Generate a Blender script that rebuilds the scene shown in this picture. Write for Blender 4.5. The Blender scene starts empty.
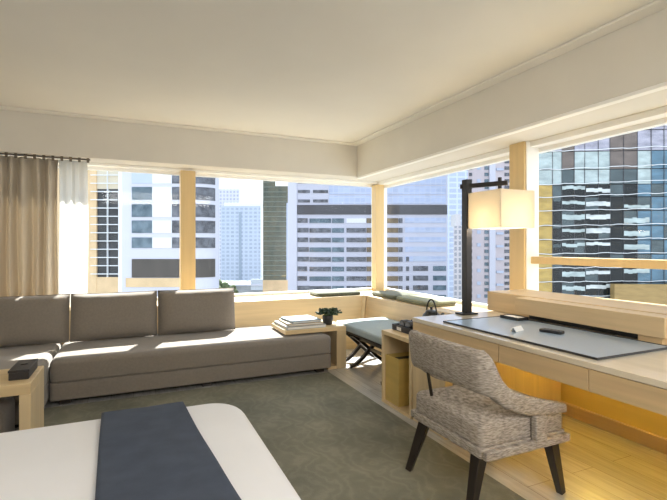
import bpy, bmesh, math, random
from mathutils import Vector, Matrix
random.seed(7)
C = bpy.context.scene.collection
SC = bpy.context.scene
PI = math.pi

# ------------------------------------------------------------------ camera, sky, sun, exposure
YAW = math.radians(24.2)
CS, SN = math.cos(YAW), math.sin(YAW)
FPX, CX, HZ, CH = 444.7, 333.5, 246.0, 1.256        # focal length (px), centre column, horizon row, eye height
cam_d = bpy.data.cameras.new('camera')
cam = bpy.data.objects.new('camera', cam_d); C.objects.link(cam)
cam.location = (0, 0, CH); cam.rotation_euler = (PI/2, 0, -YAW)
cam_d.sensor_width = 36; cam_d.lens = FPX*36/667
cam_d.shift_y = (HZ-250)/667
cam_d.clip_end = 2000; cam_d.clip_start = .02
SC.camera = cam

w = bpy.data.worlds.new('sky'); SC.world = w; w.use_nodes = True
nt = w.node_tree; nt.nodes.clear()
bg = nt.nodes.new('ShaderNodeBackground'); out = nt.nodes.new('ShaderNodeOutputWorld')
tc = nt.nodes.new('ShaderNodeTexCoord'); sep = nt.nodes.new('ShaderNodeSeparateXYZ')
rp = nt.nodes.new('ShaderNodeValToRGB')
rp.color_ramp.elements[0].position = 0; rp.color_ramp.elements[0].color = (.92, .95, 1, 1)
rp.color_ramp.elements[1].position = .8; rp.color_ramp.elements[1].color = (.62, .77, 1, 1)
nt.links.new(tc.outputs['Generated'], sep.inputs[0]); nt.links.new(sep.outputs['Z'], rp.inputs[0])
nt.links.new(rp.outputs[0], bg.inputs[0]); bg.inputs[1].default_value = 1.25
nt.links.new(bg.outputs[0], out.inputs[0])

sun_d = bpy.data.lights.new('sun', 'SUN'); sun = bpy.data.objects.new('sun', sun_d); C.objects.link(sun)
sun_d.energy = 13.0; sun_d.angle = math.radians(.8); sun_d.color = (1, .96, .90)
sun.rotation_euler = Vector((.4, 1.0, 1.2)).to_track_quat('Z', 'Y').to_euler()
sun.location = (10, 25, 33)

def area(name, loc, size, size_y, power, col, rot):
    d = bpy.data.lights.new(name, 'AREA'); o = bpy.data.objects.new(name, d); C.objects.link(o)
    d.shape = 'RECTANGLE'; d.size = size; d.size_y = size_y; d.energy = power; d.color = col
    o.location = loc; o.rotation_euler = rot
    return o
# unseen fill light added behind the camera to brighten the interior
area('fill_light', (.6, -1.1, 2.52), 2.6, 1.2, 95, (1, .95, .88), (math.radians(18), 0, 0))
SC.view_settings.view_transform = 'Standard'
SC.view_settings.look = 'None'
SC.view_settings.gamma = 1
SC.view_settings.use_curve_mapping = False
SC.view_settings.exposure = .72
try:
    SC.cycles.use_denoising = True
    SC.cycles.max_bounces = 10; SC.cycles.diffuse_bounces = 6; SC.cycles.transparent_max_bounces = 16
    SC.cycles.sample_clamp_indirect = 6
except Exception:
    pass

# ------------------------------------------------------------------ helpers
def link(name, me, parent=None):
    o = bpy.data.objects.new(name, me); C.objects.link(o)
    if parent: o.parent = parent
    return o
def rootloc(p):
    while p.parent: p = p.parent
    return Vector(p.location)
def obj(name, bm, m, parent=None, smooth=True, local=False, bevel=0, seg=2):
    """link bm (world coordinates, unless local) as one mesh object"""
    if parent and not local:
        bmesh.ops.translate(bm, verts=bm.verts, vec=-rootloc(parent))
    bmesh.ops.recalc_face_normals(bm, faces=bm.faces)
    me = bpy.data.meshes.new(name); bm.to_mesh(me); bm.free()
    me.materials.append(m)
    if smooth:
        for p in me.polygons: p.use_smooth = True
        try: me.set_sharp_from_angle(angle=math.radians(38))
        except Exception: pass
    o = link(name, me, parent)
    if bevel:
        b = o.modifiers.new('bevel', 'BEVEL'); b.width = bevel; b.segments = seg; b.limit_method = 'ANGLE'
    return o
def tag(o, label=None, cat=None, group=None, kind=None):
    if label: o['label'] = label
    if cat: o['category'] = cat
    if group: o['group'] = group
    if kind: o['kind'] = kind
    return o
def thing(name, label, cat, loc=(0, 0, 0), rz=0, group=None):
    o = bpy.data.objects.new(name, None); C.objects.link(o)
    o.location = loc; o.rotation_euler = (0, 0, rz); o.empty_display_size = .1
    return tag(o, label, cat, group)
def struct(name, bm, m, parent=None, **k):
    o = obj(name, bm, m, parent, **k)
    if not parent: o['kind'] = 'structure'
    return o
def B():
    return bmesh.new()
def box(bm, x0, x1, y0, y1, z0, z1):
    v = [bm.verts.new((x, y, z)) for x in (x0, x1) for y in (y0, y1) for z in (z0, z1)]
    for f in ((0,1,3,2),(4,6,7,5),(0,4,5,1),(2,3,7,6),(0,2,6,4),(1,5,7,3)):
        bm.faces.new([v[i] for i in f])
    return v
def bx(*a):
    bm = B(); box(bm, *a); return bm
def rrect(sx, sy, r, n=6):
    """outline of a rounded rectangle centred on the origin"""
    r = max(min(r, sx/2-1e-4, sy/2-1e-4), 1e-4); pts = []
    for k, (cx, cy) in enumerate(((sx/2-r, sy/2-r), (-sx/2+r, sy/2-r), (-sx/2+r, -sy/2+r), (sx/2-r, -sy/2+r))):
        for i in range(n+1):
            a = k*PI/2 + i*PI/2/n
            pts.append((cx+r*math.cos(a), cy+r*math.sin(a)))
    return pts
def soft(bm, sx, sy, z0, z1, rp, rt, rb, puff=0, M=None, n=6, ms=6):
    """upholstered block: rounded in plan (rp) and at top/bottom edges (rt, rb), crowned by puff"""
    prof = []
    for i in range(ms+1):
        a = i*PI/2/ms; prof.append((rb*(1-math.sin(a)), z0+rb*(1-math.cos(a))))
    for i in range(ms+1):
        a = i*PI/2/ms; prof.append((rt*(1-math.cos(a)), z1-rt+rt*math.sin(a)))
    rings = [[bm.verts.new((*p, z)) for p in rrect(sx-2*d, sy-2*d, max(rp-d, .004), n)] for d, z in prof]
    last = prof[-1][0]
    for k in range(1, 6):
        t = k/6; mn = min(sx, sy)/2-last
        d = last+mn*t*.96
        rings.append([bm.verts.new((*p, z1+puff*(1-(1-t)**2))) for p in rrect(sx-2*d, sy-2*d, max(rp-d, .004), n)])
    for a, b in zip(rings, rings[1:]):
        for i in range(len(a)):
            j = (i+1) % len(a); bm.faces.new((a[i], a[j], b[j], b[i]))
    bm.faces.new(rings[0][::-1]); bm.faces.new(rings[-1])
    if M is not None:
        bmesh.ops.transform(bm, matrix=M, verts=[v for r in rings for v in r])
def tube(bm, pts, r, n=10, caps=True):
    pts = [Vector(p) for p in pts]
    R = r if isinstance(r, (list, tuple)) else [r]*len(pts)
    rings = []; up = Vector((0, 0, 1))
    for i, p in enumerate(pts):
        t = (pts[min(i+1, len(pts)-1)]-pts[max(i-1, 0)]).normalized()
        u = t.cross(up)
        if u.length < .05: u = t.cross(Vector((1, 0, 0)))
        u.normalize(); v = t.cross(u)
        rings.append([bm.verts.new(p+R[i]*(math.cos(2*PI*k/n)*u+math.sin(2*PI*k/n)*v)) for k in range(n)])
    for a, b in zip(rings, rings[1:]):
        for k in range(n): bm.faces.new((a[k], a[(k+1) % n], b[(k+1) % n], b[k]))
    if caps: bm.faces.new(rings[0][::-1]); bm.faces.new(rings[-1])
def lathe(bm, prof, c=(0, 0, 0), n=24):
    rings = []
    for r, z in prof:
        rings.append([bm.verts.new((c[0]+max(r, 1e-4)*math.cos(2*PI*k/n), c[1]+max(r, 1e-4)*math.sin(2*PI*k/n), c[2]+z)) for k in range(n)])
    for a, b in zip(rings, rings[1:]):
        for k in range(n): bm.faces.new((a[k], a[(k+1) % n], b[(k+1) % n], b[k]))
    bm.faces.new(rings[0][::-1]); bm.faces.new(rings[-1])
def bar(bm, p, q, w0, w1=None, up=(0, 0, 1)):
    """square bar from p to q, tapering w0 -> w1"""
    p, q = Vector(p), Vector(q); w1 = w1 or w0; t = (q-p).normalized()
    u = t.cross(Vector(up))
    if u.length < .2: u = t.cross(Vector((0, 1, 0)))
    u.normalize(); v = t.cross(u)
    a = [bm.verts.new(p+w0/2*(i*u+j*v)) for i, j in ((-1,-1),(1,-1),(1,1),(-1,1))]
    b = [bm.verts.new(q+w1/2*(i*u+j*v)) for i, j in ((-1,-1),(1,-1),(1,1),(-1,1))]
    for k in range(4): bm.faces.new((a[k], a[(k+1)%4], b[(k+1)%4], b[k]))
    bm.faces.new(a[::-1]); bm.faces.new(b)

# ------------------------------------------------------------------ materials
def mat(name, col, rough=.6, metal=0, spec=.5, noise=0, scale=(8, 8, 8), col2=None, bump=0, bscale=None, emit=0, detail=4, sheen=0, coat=0):
    m = bpy.data.materials.new(name); m.use_nodes = True
    n = m.node_tree.nodes; l = m.node_tree.links; p = n['Principled BSDF']
    p.inputs['Base Color'].default_value = (*col, 1); p.inputs['Roughness'].default_value = rough
    p.inputs['Metallic'].default_value = metal; p.inputs['Specular IOR Level'].default_value = spec
    if coat: p.inputs['Coat Weight'].default_value = coat; p.inputs['Coat Roughness'].default_value = .12
    if sheen: p.inputs['Sheen Weight'].default_value = sheen
    if emit:
        p.inputs['Emission Color'].default_value = (*col, 1); p.inputs['Emission Strength'].default_value = emit
    if noise or bump:
        tc = n.new('ShaderNodeTexCoord'); mp = n.new('ShaderNodeMapping'); mp.inputs['Scale'].default_value = scale
        l.new(tc.outputs['Object'], mp.inputs[0])
        nz = n.new('ShaderNodeTexNoise'); nz.inputs['Scale'].default_value = 1; nz.inputs['Detail'].default_value = detail
        l.new(mp.outputs[0], nz.inputs[0])
        if noise:
            r = n.new('ShaderNodeValToRGB'); c2 = col2 or tuple(c*(1-noise) for c in col)
            r.color_ramp.elements[0].position = .32; r.color_ramp.elements[0].color = (*c2, 1)
            r.color_ramp.elements[1].position = .68; r.color_ramp.elements[1].color = (*col, 1)
            l.new(nz.outputs['Fac'], r.inputs[0]); l.new(r.outputs[0], p.inputs['Base Color'])
        if bump:
            src = nz
            if bscale:
                mp2 = n.new('ShaderNodeMapping'); mp2.inputs['Scale'].default_value = bscale; l.new(tc.outputs['Object'], mp2.inputs[0])
                src = n.new('ShaderNodeTexNoise'); src.inputs['Scale'].default_value = 1; l.new(mp2.outputs[0], src.inputs[0])
            b = n.new('ShaderNodeBump'); b.inputs['Strength'].default_value = bump; b.inputs['Distance'].default_value = .01
            l.new(src.outputs['Fac'], b.inputs['Height']); l.new(b.outputs[0], p.inputs['Normal'])
    return m
PLASTER = mat('warm_plaster', (.74, .71, .65), .9, noise=.04, scale=(3, 3, 3))
CEIL = mat('ceiling_paint', (.81, .785, .73), .92, noise=.03, scale=(2, 2, 2))
WHITE = mat('white_paint', (.91, .90, .87), .6)
OAKY = mat('pale_oak_along_wall', (.68, .50, .285), .42, noise=.16, scale=(22, 1.2, 30), bump=.04)     # grain runs along y
OAKX = mat('pale_oak_across_wall', (.76, .58, .33), .42, noise=.14, scale=(1.2, 22, 30), bump=.04)    # grain runs along x
TOPW = mat('lacquered_oak_desk_top', (.80, .71, .56), .3, spec=.7, noise=.12, scale=(22, 1.2, 30), coat=1.0)  # lightened to hold the sheen of reflected window light
OAKZ = mat('pale_oak_upright', (.74, .58, .35), .42, noise=.14, scale=(24, 24, 1.4), bump=.04)
COLM = mat('honey_column_wood', (.78, .57, .28), .45, noise=.1, scale=(20, 20, 1.2))
GOLD = mat('golden_veneer', (.64, .46, .14), .35, noise=.15, scale=(4, 1.2, 14))
SOFA = mat('taupe_upholstery', (.235, .205, .175), .9, noise=.12, scale=(60, 60, 60), bump=.12, bscale=(420, 420, 420), sheen=.25)
BLACKM = mat('dark_bronze', (.028, .026, .026), .42, metal=.3)
BLACK = mat('black_plastic', (.02, .02, .022), .38)
BLEATH = mat('black_leather_box', (.03, .026, .026), .5, bump=.1, scale=(90, 90, 90))
LEGW = mat('espresso_wood', (.022, .016, .013), .32)
LINEN = mat('white_bed_linen', (.82, .83, .87), .85, noise=.03, scale=(5, 5, 5), bump=.05, bscale=(5, 5, 5))
THROW = mat('slate_blue_throw', (.060, .078, .118), .95, noise=.2, scale=(14, 14, 14), bump=.15, bscale=(300, 300, 300))
CHEN = mat('streaked_chenille', (.50, .45, .40), .9, col2=(.20, .17, .145), noise=.5, scale=(44, 38, 230), bump=.1)
PADG = mat('olive_pad_fabric', (.13, .135, .085), .9, noise=.2, scale=(50, 50, 50), sheen=.2)
PADL = mat('light_olive_pad_fabric', (.27, .27, .16), .9, noise=.2, scale=(50, 50, 50), sheen=.2)
STOOLF = mat('grey_blue_stool_fabric', (.36, .42, .43), .85, noise=.08, scale=(50, 50, 50), bump=.08)
BLOT = mat('slate_leather_blotter', (.36, .47, .60), .30, coat=.6, noise=.06, scale=(60, 60, 60))  # leather colour lightened and blued to hold the sky's reflection
PAPER = mat('paper_white', (.82, .82, .80), .7)
BOOKB = mat('pale_blue_cover', (.24, .32, .40), .5)
BOOKG = mat('pale_grey_cover', (.38, .40, .41), .5)
BOOKT = mat('tan_cover', (.50, .38, .24), .55)
LEAF = mat('dark_succulent_leaf', (.045, .085, .04), .5, noise=.4, scale=(30, 30, 30))
POTM = mat('charcoal_ceramic', (.03, .03, .032), .35)
SHADE = mat('cream_linen_shade', (.86, .80, .68), .85)
n = SHADE.node_tree.nodes; l = SHADE.node_tree.links
tr = n.new('ShaderNodeBsdfTranslucent'); tr.inputs[0].default_value = (.93, .86, .72, 1); mx = n.new('ShaderNodeMixShader'); mx.inputs[0].default_value = .45
l.new(n['Principled BSDF'].outputs[0], mx.inputs[1]); l.new(tr.outputs[0], mx.inputs[2]); l.new(mx.outputs[0], n['Material Output'].inputs[0])
BULB = mat('lamp_bulb', (1, .78, .48), .5, emit=2)
DRAPE = mat('beige_drape', (.72, .65, .55), .9, noise=.1, scale=(80, 80, 3), sheen=.2)
n = DRAPE.node_tree.nodes; l = DRAPE.node_tree.links
tl = n.new('ShaderNodeBsdfTranslucent'); tl.inputs[0].default_value = (.60, .53, .42, 1); mx = n.new('ShaderNodeMixShader'); mx.inputs[0].default_value = .3
l.new(n['Principled BSDF'].outputs[0], mx.inputs[1]); l.new(tl.outputs[0], mx.inputs[2]); l.new(mx.outputs[0], n['Material Output'].inputs[0])
SHEER = mat('white_sheer', (.88, .88, .86), .9)
n = SHEER.node_tree.nodes; l = SHEER.node_tree.links
tl = n.new('ShaderNodeBsdfTranslucent'); tl.inputs[0].default_value = (.9, .9, .88, 1); mx = n.new('ShaderNodeMixShader'); mx.inputs[0].default_value = .55
tp = n.new('ShaderNodeBsdfTransparent'); mx2 = n.new('ShaderNodeMixShader'); mx2.inputs[0].default_value = .22
l.new(n['Principled BSDF'].outputs[0], mx.inputs[1]); l.new(tl.outputs[0], mx.inputs[2]); l.new(mx.outputs[0], mx2.inputs[1]); l.new(tp.outputs[0], mx2.inputs[2]); l.new(mx2.outputs[0], n['Material Output'].inputs[0])

def pane_mat(name, refl=.05):
    m = bpy.data.materials.new(name); m.use_nodes = True; n = m.node_tree.nodes; l = m.node_tree.links; n.remove(n['Principled BSDF'])
    t = n.new('ShaderNodeBsdfTransparent'); t.inputs[0].default_value = (.96, .98, .98, 1)
    g = n.new('ShaderNodeBsdfGlossy'); g.inputs['Roughness'].default_value = .02
    lw = n.new('ShaderNodeLayerWeight'); lw.inputs[0].default_value = .5; mx = n.new('ShaderNodeMixShader')
    pw = n.new('ShaderNodeMath'); pw.operation = 'POWER'; pw.inputs[1].default_value = 5; l.new(lw.outputs['Facing'], pw.inputs[0])
    ma = n.new('ShaderNodeMath'); ma.operation = 'MULTIPLY_ADD'; ma.inputs[1].default_value = .6; ma.inputs[2].default_value = .007; l.new(pw.outputs[0], ma.inputs[0])
    l.new(ma.outputs[0], mx.inputs[0]); l.new(t.outputs[0], mx.inputs[1]); l.new(g.outputs[0], mx.inputs[2]); l.new(mx.outputs[0], n['Material Output'].inputs[0])
    return m
PANE = pane_mat('window_glass')

def floor_mat():
    m = bpy.data.materials.new('pale_oak_planks'); m.use_nodes = True; n = m.node_tree.nodes; l = m.node_tree.links; p = n['Principled BSDF']
    tc = n.new('ShaderNodeTexCoord'); mp = n.new('ShaderNodeMapping'); mp.inputs['Rotation'].default_value = (0, 0, math.radians(90))
    l.new(tc.outputs['Object'], mp.inputs[0])
    br = n.new('ShaderNodeTexBrick'); br.inputs['Scale'].default_value = 1; br.inputs['Brick Width'].default_value = 1.7; br.inputs['Row Height'].default_value = .17
    br.inputs['Mortar Size'].default_value = .0018; br.inputs['Color1'].default_value = (.63, .63, .62, 1); br.inputs['Color2'].default_value = (.55, .55, .54, 1); br.inputs['Mortar'].default_value = (.25, .22, .18, 1)
    l.new(mp.outputs[0], br.inputs[0])
    mp2 = n.new('ShaderNodeMapping'); mp2.inputs['Scale'].default_value = (26, 1.6, 1); l.new(tc.outputs['Object'], mp2.inputs[0])
    nz = n.new('ShaderNodeTexNoise'); nz.inputs['Scale'].default_value = 1; nz.inputs['Detail'].default_value = 6; nz.inputs['Distortion'].default_value = 1.6; l.new(mp2.outputs[0], nz.inputs[0])
    r = n.new('ShaderNodeValToRGB'); r.color_ramp.elements[0].position = .3; r.color_ramp.elements[0].color = (.72, .72, .72, 1); r.color_ramp.elements[1].position = .7; r.color_ramp.elements[1].color = (1.08, 1.08, 1.08, 1)
    l.new(nz.outputs['Fac'], r.inputs[0])
    mu = n.new('ShaderNodeMix'); mu.data_type = 'RGBA'; mu.blend_type = 'MULTIPLY'; mu.inputs[0].default_value = 1
    l.new(br.outputs['Color'], mu.inputs[6]); l.new(r.outputs[0], mu.inputs[7]); l.new(mu.outputs[2], p.inputs['Base Color'])
    p.inputs['Roughness'].default_value = .28; p.inputs['Coat Weight'].default_value = 1; p.inputs['Coat Roughness'].default_value = .2
    return m
FLOOR = floor_mat()
def rug_mat():
    m = bpy.data.materials.new('olive_rug_pile'); m.use_nodes = True; n = m.node_tree.nodes; l = m.node_tree.links; p = n['Principled BSDF']
    tc = n.new('ShaderNodeTexCoord')
    w1 = n.new('ShaderNodeTexWave'); w1.inputs['Scale'].default_value = 3.2; w1.inputs['Distortion'].default_value = 16; w1.inputs['Detail'].default_value = 3; w1.inputs['Detail Scale'].default_value = 1.7
    l.new(tc.outputs['Object'], w1.inputs[0])
    r = n.new('ShaderNodeValToRGB'); e = r.color_ramp.elements; e[0].position = 0; e[0].color = (.185, .182, .145, 1); e[1].position = .8; e[1].color = (.20, .197, .158, 1)
    k = e.new(.95); k.color = (.215, .212, .171, 1)
    l.new(w1.outputs['Fac'], r.inputs[0])
    nz = n.new('ShaderNodeTexNoise'); nz.inputs['Scale'].default_value = 2.2; nz.inputs['Detail'].default_value = 8; l.new(tc.outputs['Object'], nz.inputs[0])
    r2 = n.new('ShaderNodeValToRGB'); r2.color_ramp.elements[0].position = .3; r2.color_ramp.elements[0].color = (.70, .71, .70, 1); r2.color_ramp.elements[1].position = .7; r2.color_ramp.elements[1].color = (1.25, 1.24, 1.2, 1)
    l.new(nz.outputs['Fac'], r2.inputs[0])
    mu = n.new('ShaderNodeMix'); mu.data_type = 'RGBA'; mu.blend_type = 'MULTIPLY'; mu.inputs[0].default_value = 1
    l.new(r.outputs[0], mu.inputs[6]); l.new(r2.outputs[0], mu.inputs[7]); l.new(mu.outputs[2], p.inputs['Base Color'])
    p.inputs['Roughness'].default_value = .95
    n3 = n.new('ShaderNodeTexNoise'); n3.inputs['Scale'].default_value = 180; l.new(tc.outputs['Object'], n3.inputs[0])
    b = n.new('ShaderNodeBump'); b.inputs['Strength'].default_value = .35; b.inputs['Distance'].default_value = .01; l.new(n3.outputs['Fac'], b.inputs['Height']); l.new(b.outputs[0], p.inputs['Normal'])
    return m
RUG = rug_mat()
def grid_mat(name, wall, win, sx, sz, bw=.55, bh=.55, rough=.6):
    """a far facade: small windows as a brick-like grid, sx by sz metres a bay"""
    m = bpy.data.materials.new(name); m.use_nodes = True; n = m.node_tree.nodes; l = m.node_tree.links; p = n['Principled BSDF']
    tc = n.new('ShaderNodeTexCoord'); mp = n.new('ShaderNodeMapping'); mp.inputs['Rotation'].default_value = (math.radians(-90), 0, 0)
    l.new(tc.outputs['Object'], mp.inputs[0])
    br = n.new('ShaderNodeTexBrick'); br.offset = 0; br.inputs['Scale'].default_value = 1; br.inputs['Brick Width'].default_value = sx; br.inputs['Row Height'].default_value = sz
    br.inputs['Mortar Size'].default_value = min(sx, sz)*(1-bw)/2; br.inputs['Color1'].default_value = (*win, 1); br.inputs['Color2'].default_value = (*[c*.85 for c in win], 1); br.inputs['Mortar'].default_value = (*wall, 1)
    l.new(mp.outputs[0], br.inputs[0]); l.new(br.outputs['Color'], p.inputs['Base Color']); p.inputs['Roughness'].default_value = rough
    return m

# ------------------------------------------------------------------ room shell
XR, YB = 3.25, 5.50            # inner faces of the glazing
BXR, BYB = 2.65, 5.15          # faces of the ceiling bulkheads
ZC, ZB = 2.57, 2.154           # ceiling, bulkhead underside
SXR, SYB, SZ = 2.69, 5.0, .63  # fronts and height of the window ledges
XL, YF = -2.0, -2.2
struct('floor', bx(XL-.1, XR+.1, YF-.1, YB+.1, -.12, 0), FLOOR, smooth=False)
struct('ceiling', bx(XL-.1, XR+.15, YF-.1, YB+.15, ZC, ZC+.12), CEIL, smooth=False)
struct('wall_left', bx(XL-.12, XL, YF, YB, 0, ZC), PLASTER, smooth=False)
struct('wall_front', bx(XL, XR, YF-.12, YF, 0, ZC), PLASTER, smooth=False)
struct('wall_right', bx(XR, XR+.12, YF, .25, 0, ZC), PLASTER, smooth=False)
# bulkheads over the windows
struct('trim_1', bx(XL, XR+.1, BYB, YB+.1, ZB, ZC), PLASTER, smooth=False, bevel=.004)
struct('trim_2', bx(BXR, XR+.1, YF, BYB, ZB, ZC), PLASTER, smooth=False, bevel=.004)
# shallow stepped cornice where ceiling and bulkheads meet
bm = B(); box(bm, XL, BXR, BYB-.09, BYB, ZC-.018, ZC); struct('trim_3', bm, CEIL, smooth=False, bevel=.006)
bm = B(); box(bm, BXR-.11, BXR, YF, BYB-.09, ZC-.018, ZC); struct('trim_4', bm, CEIL, smooth=False, bevel=.006)
# curtain pelmet strips under the right bulkhead: a pale lip, the dark track slot, then the window head
bm = B(); box(bm, BXR, BXR+.06, .25, BYB, ZB-.022, ZB); struct('trim_5', bm, WHITE, smooth=False, bevel=.003)
bm = B(); box(bm, XR-.14, XR+.1, .25, YB, ZB-.045, ZB); struct('trim_6', bm, WHITE, smooth=False, bevel=.003)
bm = B(); box(bm, XL, XR-.14, YB-.10, YB+.1, ZB-.03, ZB); struct('trim_7', bm, WHITE, smooth=False, bevel=.003)
# ledges
SL = .15                       # the ledge fronts lean: their feet stand further into the room
bm = bx(XL, XR+.1, SYB, YB+.1, 0, SZ)
for v in bm.verts:
    if v.co.z < .01 and v.co.y < SYB+.01: v.co.y -= SL
struct('trim_8', bm, OAKX, smooth=False, bevel=.006)
bm = bx(SXR, XR+.1, 2.795, SYB, 0, SZ)
for v in bm.verts:
    if v.co.z < .01 and v.co.x < SXR+.01: v.co.x -= SL
    if v.co.z < .01 and v.co.y > SYB-.01: v.co.y -= SL
struct('trim_9', bm, OAKY, smooth=False, bevel=.006)
bm = B(); bar(bm, (SXR-.012, SYB-.012, SZ-.003), (SXR-.012-SL, SYB-.012-SL, .003), .05); struct('trim_10', bm, OAKZ, smooth=False, bevel=.004)
# wall under the desk, with its skirting and its own ledge
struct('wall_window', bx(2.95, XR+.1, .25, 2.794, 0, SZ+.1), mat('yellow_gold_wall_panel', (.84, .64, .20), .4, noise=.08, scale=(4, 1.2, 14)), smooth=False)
struct('baseboard_right', bx(2.925, 2.95, .25, 2.794, 0, .09), OAKY, smooth=False, bevel=.004)
# columns between the windows
struct('trim_11', bx(.49, .655, YB-.14, YB-.01, SZ, ZB-.03), COLM, smooth=False, bevel=.004)
struct('trim_12', bx(XR-.19, XR-.06, YB-.125, YB-.005, SZ, ZB-.045), COLM, smooth=False, bevel=.004)
struct('trim_13', bx(3.05, XR-.035, 2.806, 2.97, SZ, ZB), COLM, smooth=False, bevel=.004)
struct('trim_14', bx(3.07, XR-.035, 2.795, 2.8055, SZ, ZB), WHITE, smooth=False, bevel=.003)

def window(name, along, panes, lo, hi, c, zs, extra=None):
    """glazing: along 'x' at y=c or along 'y' at x=c"""
    root = bpy.data.objects.new(name, None); C.objects.link(root); root['kind'] = 'structure'
    root.location = ((lo+hi)/2, c, SZ) if along == 'x' else (c, (lo+hi)/2, SZ)
    def bb(bm, a0, a1, d0, d1, z0, z1):
        box(bm, a0, a1, c+d0, c+d1, z0, z1) if along == 'x' else box(bm, c+d0, c+d1, a0, a1, z0, z1)
    fr = B(); bb(fr, lo, hi, -.03, .03, zs[0], zs[0]+.035); bb(fr, lo, hi, -.03, .03, zs[1]-.035, zs[1])
    bb(fr, lo, lo+.014, -.03, .03, zs[0]+.035, zs[1]-.035); bb(fr, hi-.014, hi, -.03, .03, zs[0]+.035, zs[1]-.035)
    obj('window_frame', fr, WHITE, root, smooth=False)
    for a0, a1 in panes:
        p = B(); bb(p, a0+.002, a1-.002, -.004, .004, zs[0]+.035, zs[1]-.035); obj('pane', p, PANE, root, smooth=False)
    return root
window('window_1', 'x', ((XL+.014, .49), (.655, 3.084)), XL, 3.10, YB+.02, (SZ, ZB-.03))
window('window_2', 'y', ((2.904, 5.444),), 2.89, 5.46, XR, (SZ, ZB-.045))
w3 = window('window_3', 'y', ((.264, 2.866),), .25, 2.88, XR, (SZ+.1, ZB-.045))
bm = B(); box(bm, XR-.13, XR-.03, 0.25, 2.85, 1.105, 1.165); obj('transom', bm, COLM, w3, smooth=False, bevel=.004)

# ------------------------------------------------------------------ the city outside
def fx(px, y, D):
    """point seen at pixel (px, y) at depth D along the view axis"""
    xc = (px-CX)*D/FPX
    return Vector((xc*CS+D*SN, -xc*SN+D*CS, CH+(HZ-y)*D/FPX))
GZ = -48.0
struct('ground', bx(-500, 900, 20, 1200, GZ-1, GZ), mat('hazy_street_level', (.20, .21, .20), .9, noise=.4, scale=(.05, .05, .05)), smooth=False)
FW = mat('lavender_white_cladding', (.53, .53, .62), .5, noise=.05, scale=(.3, .3, .3))
FW2 = mat('white_concrete', (.58, .58, .66), .6)
FGL = mat('smoky_window_glass', (.035, .038, .05), .2, spec=.5, noise=.75, scale=(.75, .75, .9), col2=(.16, .17, .20))
FGT = mat('teal_window_glass', (.04, .075, .10), .2, spec=.5, noise=.6, scale=(.6, .6, .6), col2=(.15, .21, .26))
FBR = mat('bronze_window_glass', (.20, .15, .095), .2, noise=.5, scale=(.5, .5, .5))
FSK = mat('pale_blue_spandrel_glass', (.46, .52, .66), .25, noise=.05, scale=(.4, .4, .4))
FBL = mat('white_sky_reflection', (.72, .72, .77), .5)  # bright sky reflection painted into the window colour
FDK = mat('dark_plant_floor_louvre', (.06, .058, .066), .5)
FBK = mat('black_curtain_wall_glass', (.018, .02, .024), .3, noise=.6, scale=(.3, .3, .6), col2=(.05, .055, .06))
FBN = mat('brown_grey_louvre', (.085, .072, .062), .5, noise=.3, scale=(1.5, 1.5, .2))
FTAN = mat('tan_stone', (.72, .52, .30), .7, noise=.15, scale=(.4, .4, .4))
FCRM = mat('cream_reflection', (.60, .53, .40), .6)  # reflection on the dark glass, painted as a cream surface
FPINK = mat('pinkish_render', (.58, .51, .53), .8, noise=.06, scale=(.3, .3, .3))
FGRN = mat('bottle_green_glass', (.055, .072, .05), .2, spec=.6, noise=.55, scale=(.35, .35, .12), col2=(.13, .125, .075))
FLINE = mat('white_metal_fin', (.74, .76, .78), .45)

class Tower:
    """a tower standing square to the view at depth D; local x along the facade, local y into the block, z up"""
    def __init__(s, name, label, D, pxl, pxr, ytop, thick, wallm, rz=0, cat='building', body='facade', taper=True):
        s.D, s.px0 = D, pxl; p = fx(pxl, HZ, D); s.k = D/FPX
        s.t = thing(name, label, cat, (p.x, p.y, GZ), -YAW+rz)
        bm = bx(0, (pxr-pxl)*s.k, 0, thick, 0, s.z(ytop))
        for v in bm.verts:           # wedge-shaped plan: flanks turned away from the street
            if v.co.y > 1:
                if v.co.x < 1 and pxl > CX: v.co.x += (pxl-CX)*thick/FPX*1.03
                if v.co.x > 1 and pxr < CX: v.co.x += (pxr-CX)*thick/FPX*1.03
        s.b = obj(body, bm, wallm, s.t, smooth=False, local=True)
    def z(s, y): return CH-GZ+(HZ-y)*s.k
    def r(s, name, x0, x1, y0, y1, m, out=.25, inn=.05, par=None):
        return obj(name, bx((x0-s.px0)*s.k, (x1-s.px0)*s.k, -out, inn, s.z(y1), s.z(y0)), m, par or s.t, smooth=False, local=True)

# far left: dark glass block with a tan edge and a cream reflection painted on its top floors
T = Tower('glass_office_block', 'dark glass office block with tan stone edge beside the sheer curtain', 110, 40, 126, 60, 16, FBK)
T.r('stone_edge', 40, 97.5, 60, 330, FTAN, .5)
T.r('cream_reflection', 97.5, 119, 120, 189, FCRM)
T.r('metal_edge', 119, 126, 120, 330, FLINE, .4)
T.r('tan_base_or_reflection', 97.5, 119, 277, 330, FTAN, .4)
for i in range(13):
    T.r('floor_fin', 92, 119, 175+i*8.2, 175.8+i*8.2, FLINE, .75)
T.r('mullion', 108, 108.6, 150, 277, FLINE, .6)
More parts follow.
